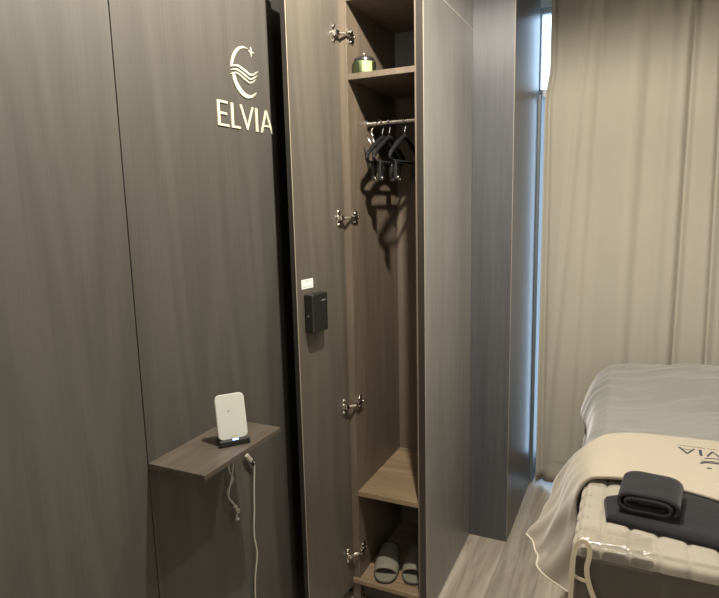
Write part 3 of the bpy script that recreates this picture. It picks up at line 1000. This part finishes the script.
# left side profile (x, z) from hem up to the top at two stations along Y
side_near = [(-0.135, 0.30), (-0.140, 0.40), (-0.138, 0.52), (-0.130, 0.60), (-0.112, 0.672), (-0.070, 0.712)]
side_far = [(-0.180, 0.30), (-0.170, 0.42), (-0.150, 0.520), (-0.184, 0.560), (-0.140, 0.680), (-0.080, 0.738)]
NJ, NI = 110, 150
for j in range(NJ + 1):
    f = j / NJ
    y = 1.96 + (2.93 - 1.96) * f
    back = 0.0
    if f > 0.93:
        back = ((f - 0.93) / 0.07)
    g = max(0.0, min(1.0, (y - 2.35) / 0.35)); g = g * g * (3 - 2 * g)
    prof = [Vector((a[0] * (1 - g) + b[0] * g, 0, a[1] * (1 - g) + b[1] * g)) for a, b in zip(side_near, side_far)]
    ztop = prof[-1].z
    row = []
    for i in range(NI + 1):
        s = i / NI
        if s < 0.3:
            p = catmull(prof, s / 0.3); x, z = p.x, p.z
            z_w = 0.4
        elif s < 0.9:
            u = (s - 0.3) / 0.6
            x = prof[-1].x + (0.615 - prof[-1].x) * u
            z = ztop + (0.006 + 0.028 * g) * math.sin(min(1, u * 1.6) * math.pi / 2)
            z_w = 1.0
        else:
            u = (s - 0.9) / 0.1
            x = 0.615 + 0.03 * math.sin(min(1, u * 2) * math.pi / 2)
            z = ztop + 0.006 + 0.028 * g - 0.35 * u * u
            z_w = 0.4
        ww = wr(x, y, 0.0075, 2.0)
        z += ww * z_w * (1 - back)
        x -= ww * (1 - z_w) * 1.2
        yy = y
        if back > 0:
            z -= (0.20 * back ** 2.2) * (1 if z > 0.5 else 0.3)
            yy = 1.96 + 0.97 * 0.93 + 0.0679 * math.sin(back * math.pi / 2)
        row.append((x, yy, z))
    rows.append(row)
grid(bm, rows)
tag(obj('blanket', bm, M['grey'], smooth=True, solid=0.006, offset=-1), 'plain grey fleece blanket covering the far end of the massage bed', 'blanket')

# ------------------------------------------------------------------ cream throw with printed logo
th = thing('throw_blanket', 'cream throw with dark printed logo, its corner hanging off the bed side', 'blanket', (0.26, 1.9, 0.715))
near = [(-0.130, 1.700, 0.344), (-0.132, 1.700, 0.45), (-0.130, 1.700, 0.56), (-0.122, 1.700, 0.65), (-0.098, 1.700, 0.706), (-0.053, 1.705, 0.720), (0.04, 1.716, 0.722), (0.162, 1.695, 0.722), (0.30, 1.645, 0.722), (0.45, 1.62, 0.722), (0.60, 1.60, 0.722), (0.645, 1.60, 0.68), (0.65, 1.60, 0.50)]
mid = [(-0.212, 1.775, 0.335), (-0.200, 1.79, 0.42), (-0.183, 1.81, 0.52), (-0.160, 1.84, 0.62), (-0.120, 1.86, 0.695), (-0.06, 1.88, 0.724), (0.04, 1.89, 0.727), (0.162, 1.885, 0.727), (0.30, 1.87, 0.727), (0.45, 1.86, 0.727), (0.60, 1.85, 0.727), (0.645, 1.85, 0.68), (0.65, 1.85, 0.50)]
far = [(-0.280, 1.905, 0.385), (-0.245, 1.95, 0.46), (-0.205, 2.005, 0.545), (-0.165, 1.99, 0.635), (-0.122, 1.95, 0.703), (-0.060, 2.01, 0.730), (0.04, 2.055, 0.733), (0.162, 2.066, 0.733), (0.30, 2.075, 0.732), (0.45, 2.08, 0.732), (0.60, 2.08, 0.730), (0.645, 2.08, 0.68), (0.65, 2.08, 0.50)]
near = [Vector(p) for p in near]; mid = [Vector(p) for p in mid]; far = [Vector(p) for p in far]
NI, NJ = 170, 60
grid_pts = []
for j in range(NJ + 1):
    s = j / NJ
    row = []
    for i in range(NI + 1):
        t_ = i / NI
        a, b, c = catmull(near, t_), catmull(mid, t_), catmull(far, t_)
        L0 = (s - 0.5) * (s - 1) * 2; L1 = -4 * s * (s - 1); L2 = s * (s - 0.5) * 2
        p = a * L0 + b * L1 + c * L2
        hang = max(0.0, min(1.0, (0.36 - t_) / 0.2))
        k = noise.noise(Vector((p.y * 20 + p.z * 6, p.z * 5, 1.0))) * 0.020 * hang
        p = p + Vector((-k, -k * 0.5, 0))
        if hang < 1:
            p.z += (1 - hang) * 0.0022 * noise.noise(Vector((p.x * 8, p.y * 14, 7)))
        # rolled near edge
        if j < 3:
            p.z += (0.002, 0.003, 0.0015)[j] * (1 - hang)
        row.append(p)
    grid_pts.append(row)
bm = bmesh.new(); grid(bm, grid_pts)
obj('cloth', bm, M['cream'], th, smooth=True, solid=0.010, offset=-1)
bm = bmesh.new()
hem = [grid_pts[j][0] for j in range(0, NJ + 1, 2)]
tube(bm, [p + Vector((-0.001, 0, -0.001)) for p in hem], 0.0032, 8)
obj('piping', bm, M['piping'], th, smooth=True)


def surf_z(x, y):
    best = None; bd = 1e9
    for j in range(0, NJ + 1, 2):
        for i in range(60, NI + 1, 2):
            p = grid_pts[j][i]
            d = (p.x - x) ** 2 + (p.y - y) ** 2
            if d < bd:
                bd = d; best = p.z
    return best


def print_shape(bm, pts):
    vs = [bm.verts.new((x, y, surf_z(x, y) + 0.0012)) for x, y in pts]
    bm.faces.new(vs)


def stroke2(bm, pts, w_):
    """chain of flat stroke segments on the cloth"""
    for (x0, y0), (x1, y1) in zip(pts, pts[1:]):
        d = Vector((x1 - x0, y1 - y0)); n_ = Vector((-d.y, d.x)).normalized() * w_ / 2
        print_shape(bm, [(x0 - n_.x, y0 - n_.y), (x1 - n_.x, y1 - n_.y), (x1 + n_.x, y1 + n_.y), (x0 + n_.x, y0 + n_.y)])


# upside-down word: letters run from right to left as seen from the foot end
def pletter(strokes):
    bm = bmesh.new()
    for pts, w_ in strokes:
        stroke2(bm, pts, w_)
    obj('printed_letter', bm, M['navy'], th, solid=0.0005)


yb, yt = 1.980, 1.940    # baseline (far) and cap line (near)
pletter([([(0.149, yb), (0.170, yt)], 0.0058), ([(0.170, yt), (0.191, yb)], 0.0042), ([(0.158, 1.969), (0.182, 1.969)], 0.0018)])
pletter([([(0.2065, yb), (0.2065, yt)], 0.0080)])
pletter([([(0.222, yt), (0.2395, yb)], 0.0048), ([(0.2395, yb), (0.257, yt)], 0.0042)])
pletter([([(0.290, yt), (0.290, yb), (0.268, yb)], 0.0045)])
pletter([([(0.325, yt), (0.325, yb), (0.302, yb)], 0.0045), ([(0.325, 1.960), (0.305, 1.960)], 0.0035), ([(0.325, yt), (0.302, yt)], 0.0035)])


def arc(cx, cy, rx, ry, a0, a1, n=14):
    return [(cx + rx * math.cos(math.radians(a0 + (a1 - a0) * k / n)), cy + ry * math.sin(math.radians(a0 + (a1 - a0) * k / n))) for k in range(n + 1)]


bm = bmesh.new()
stroke2(bm, [(0.213, 1.922), (0.224, 1.927), (0.240, 1.930), (0.256, 1.929), (0.272, 1.921), (0.286, 1.917)], 0.0030)
stroke2(bm, [(0.200, 1.884), (0.210, 1.893), (0.228, 1.898), (0.248, 1.897), (0.266, 1.888), (0.284, 1.884)], 0.0070)
stroke2(bm, [(0.204, 1.900), (0.226, 1.908), (0.250, 1.908), (0.270, 1.899), (0.286, 1.896)], 0.0022)
stroke2(bm, arc(0.243, 1.893, 0.045, 0.052, 292, 345), 0.0035)
obj('printed_emblem', bm, M['navy'], th, solid=0.0005)
bm = bmesh.new()
stroke2(bm, [(0.214, 1.857), (0.226, 1.857)], 0.0060)
obj('printed_star', bm, M['navy'], th, solid=0.0005)
bm = bmesh.new()
xx = 0.144
rr = random.Random(3)
while xx < 0.335:
    lw = rr.choice((0.0035, 0.005, 0.006, 0.004))
    if rr.random() > 0.16:
        yy0 = 1.994 + 0.004 * (xx - 0.144) / 0.115
        stroke2(bm, [(xx, yy0 + 0.002), (xx + lw, yy0 + 0.002)], 0.0022)
        stroke2(bm, [(xx + lw * 0.5, yy0 - 0.002), (xx + lw * 0.5, yy0 + 0.003)], 0.0014)
    xx += lw + 0.0028
obj('printed_small_text', bm, plain('grey_print', (0.16, 0.15, 0.14), 0.8), th, solid=0.0004)

# ------------------------------------------------------------------ towels
def towel_slab(name, corners, far_edge, z, t, label):
    """folded towel strip: four xy corners, soft rounded edges"""
    bm = bmesh.new(); rows = []
    nx_, ny_ = 60, 24
    c = [Vector(p) for p in corners]   # near-left, near-right, far-right, far-left
    def P(u, v):
        n_ = c[0] * (1 - u) + c[1] * u
        f_ = catmull([Vector((p[0], p[1], 0)) for p in far_edge], u)
        return n_ * (1 - v) + Vector((f_.x, f_.y)) * v
    top = []; bot = []
    for j in range(ny_ + 1):
        rt_ = []; rb_ = []
        for i in range(nx_ + 1):
            u, v = i / nx_, j / ny_
            p = P(u, v)
            e = min(u * 1.0 / 0.03, (1 - u) / 0.03, v / 0.10, (1 - v) / 0.10, 1.0)
            hh = t * (0.45 + 0.55 * math.sqrt(max(0, 1 - (1 - e) ** 2)))
            wv = 0.0016 * noise.noise(Vector((p.x * 18, p.y * 26, 2)))
            rt_.append((p.x, p.y, z + hh + wv)); rb_.append((p.x, p.y, z))
        top.append(rt_); bot.append(rb_)
    T = grid(bm, top); Bo = grid(bm, bot)
    for i in range(nx_):
        bm.faces.new((T[0][i], Bo[0][i], Bo[0][i + 1], T[0][i + 1]))
        bm.faces.new((T[-1][i], T[-1][i + 1], Bo[-1][i + 1], Bo[-1][i]))
    for j in range(ny_):
        bm.faces.new((T[j][0], T[j + 1][0], Bo[j + 1][0], Bo[j][0]))
        bm.faces.new((T[j][-1], Bo[j][-1], Bo[j + 1][-1], T[j + 1][-1]))
    return tag(obj(name, bm, M['towel'], smooth=True), label, 'towel')


towel_slab('folded_towel', [(-0.036, 1.500), (0.60, 1.40), (0.60, 1.570), (-0.045, 1.600)],
           [(-0.046, 1.598), (0.06, 1.672), (0.165, 1.700), (0.27, 1.650), (0.43, 1.600), (0.60, 1.560)], 0.6975, 0.020,
           'flat folded charcoal towel strip running along the foot of the bed')

# rolled towel: flattened spiral swept along Y
bm = bmesh.new()
tc_ = Vector((0.052, 0, 0))
cz0 = 0.7195
turns = 2.55
N = 150
L_y0, L_y1 = 1.512, 1.650
HW, HH = 0.074, 0.0265


def spiral_pt(u, off):
    a = -math.pi * 0.5 + u * turns * 2 * math.pi
    k = 1.0 - 0.78 * u
    hw = (HW - (1 - k) * 0.052) + off; hh = HH * k + off
    ce = math.cos(a); se = math.sin(a)
    x = math.copysign(abs(ce) ** 0.55, ce) * hw
    z = math.copysign(abs(se) ** 0.85, se) * max(hh, 0.0015)
    return x, z


rows = []
NYR = 12
for k in range(NYR + 1):
    v = k / NYR
    y = L_y0 + (L_y1 - L_y0) * v
    row = []
    for i in range(N + 1):
        u = i / N
        x, z = spiral_pt(u, 0)
        pull = 0.010 * math.sin(u * 9) * (1 - v)
        tilt_z = 0.006 * v
        wob = 0.0025 * noise.noise(Vector((x * 30, y * 30, u * 6)))
        row.append((tc_.x + x * (1 + 0.03 * v) + (y - L_y0) * 0.10, y + pull * 0.35 + 0.10 * x * -0.6, cz0 + HH + z * (1 + tilt_z * 10) + wob + 0.003))
    rows.append(row)
grid(bm, rows)
tag(obj('rolled_towel', bm, M['towel'], smooth=True, solid=0.0078, offset=0), 'loosely rolled charcoal towel resting on the flat towel, spiral end facing out', 'towel')
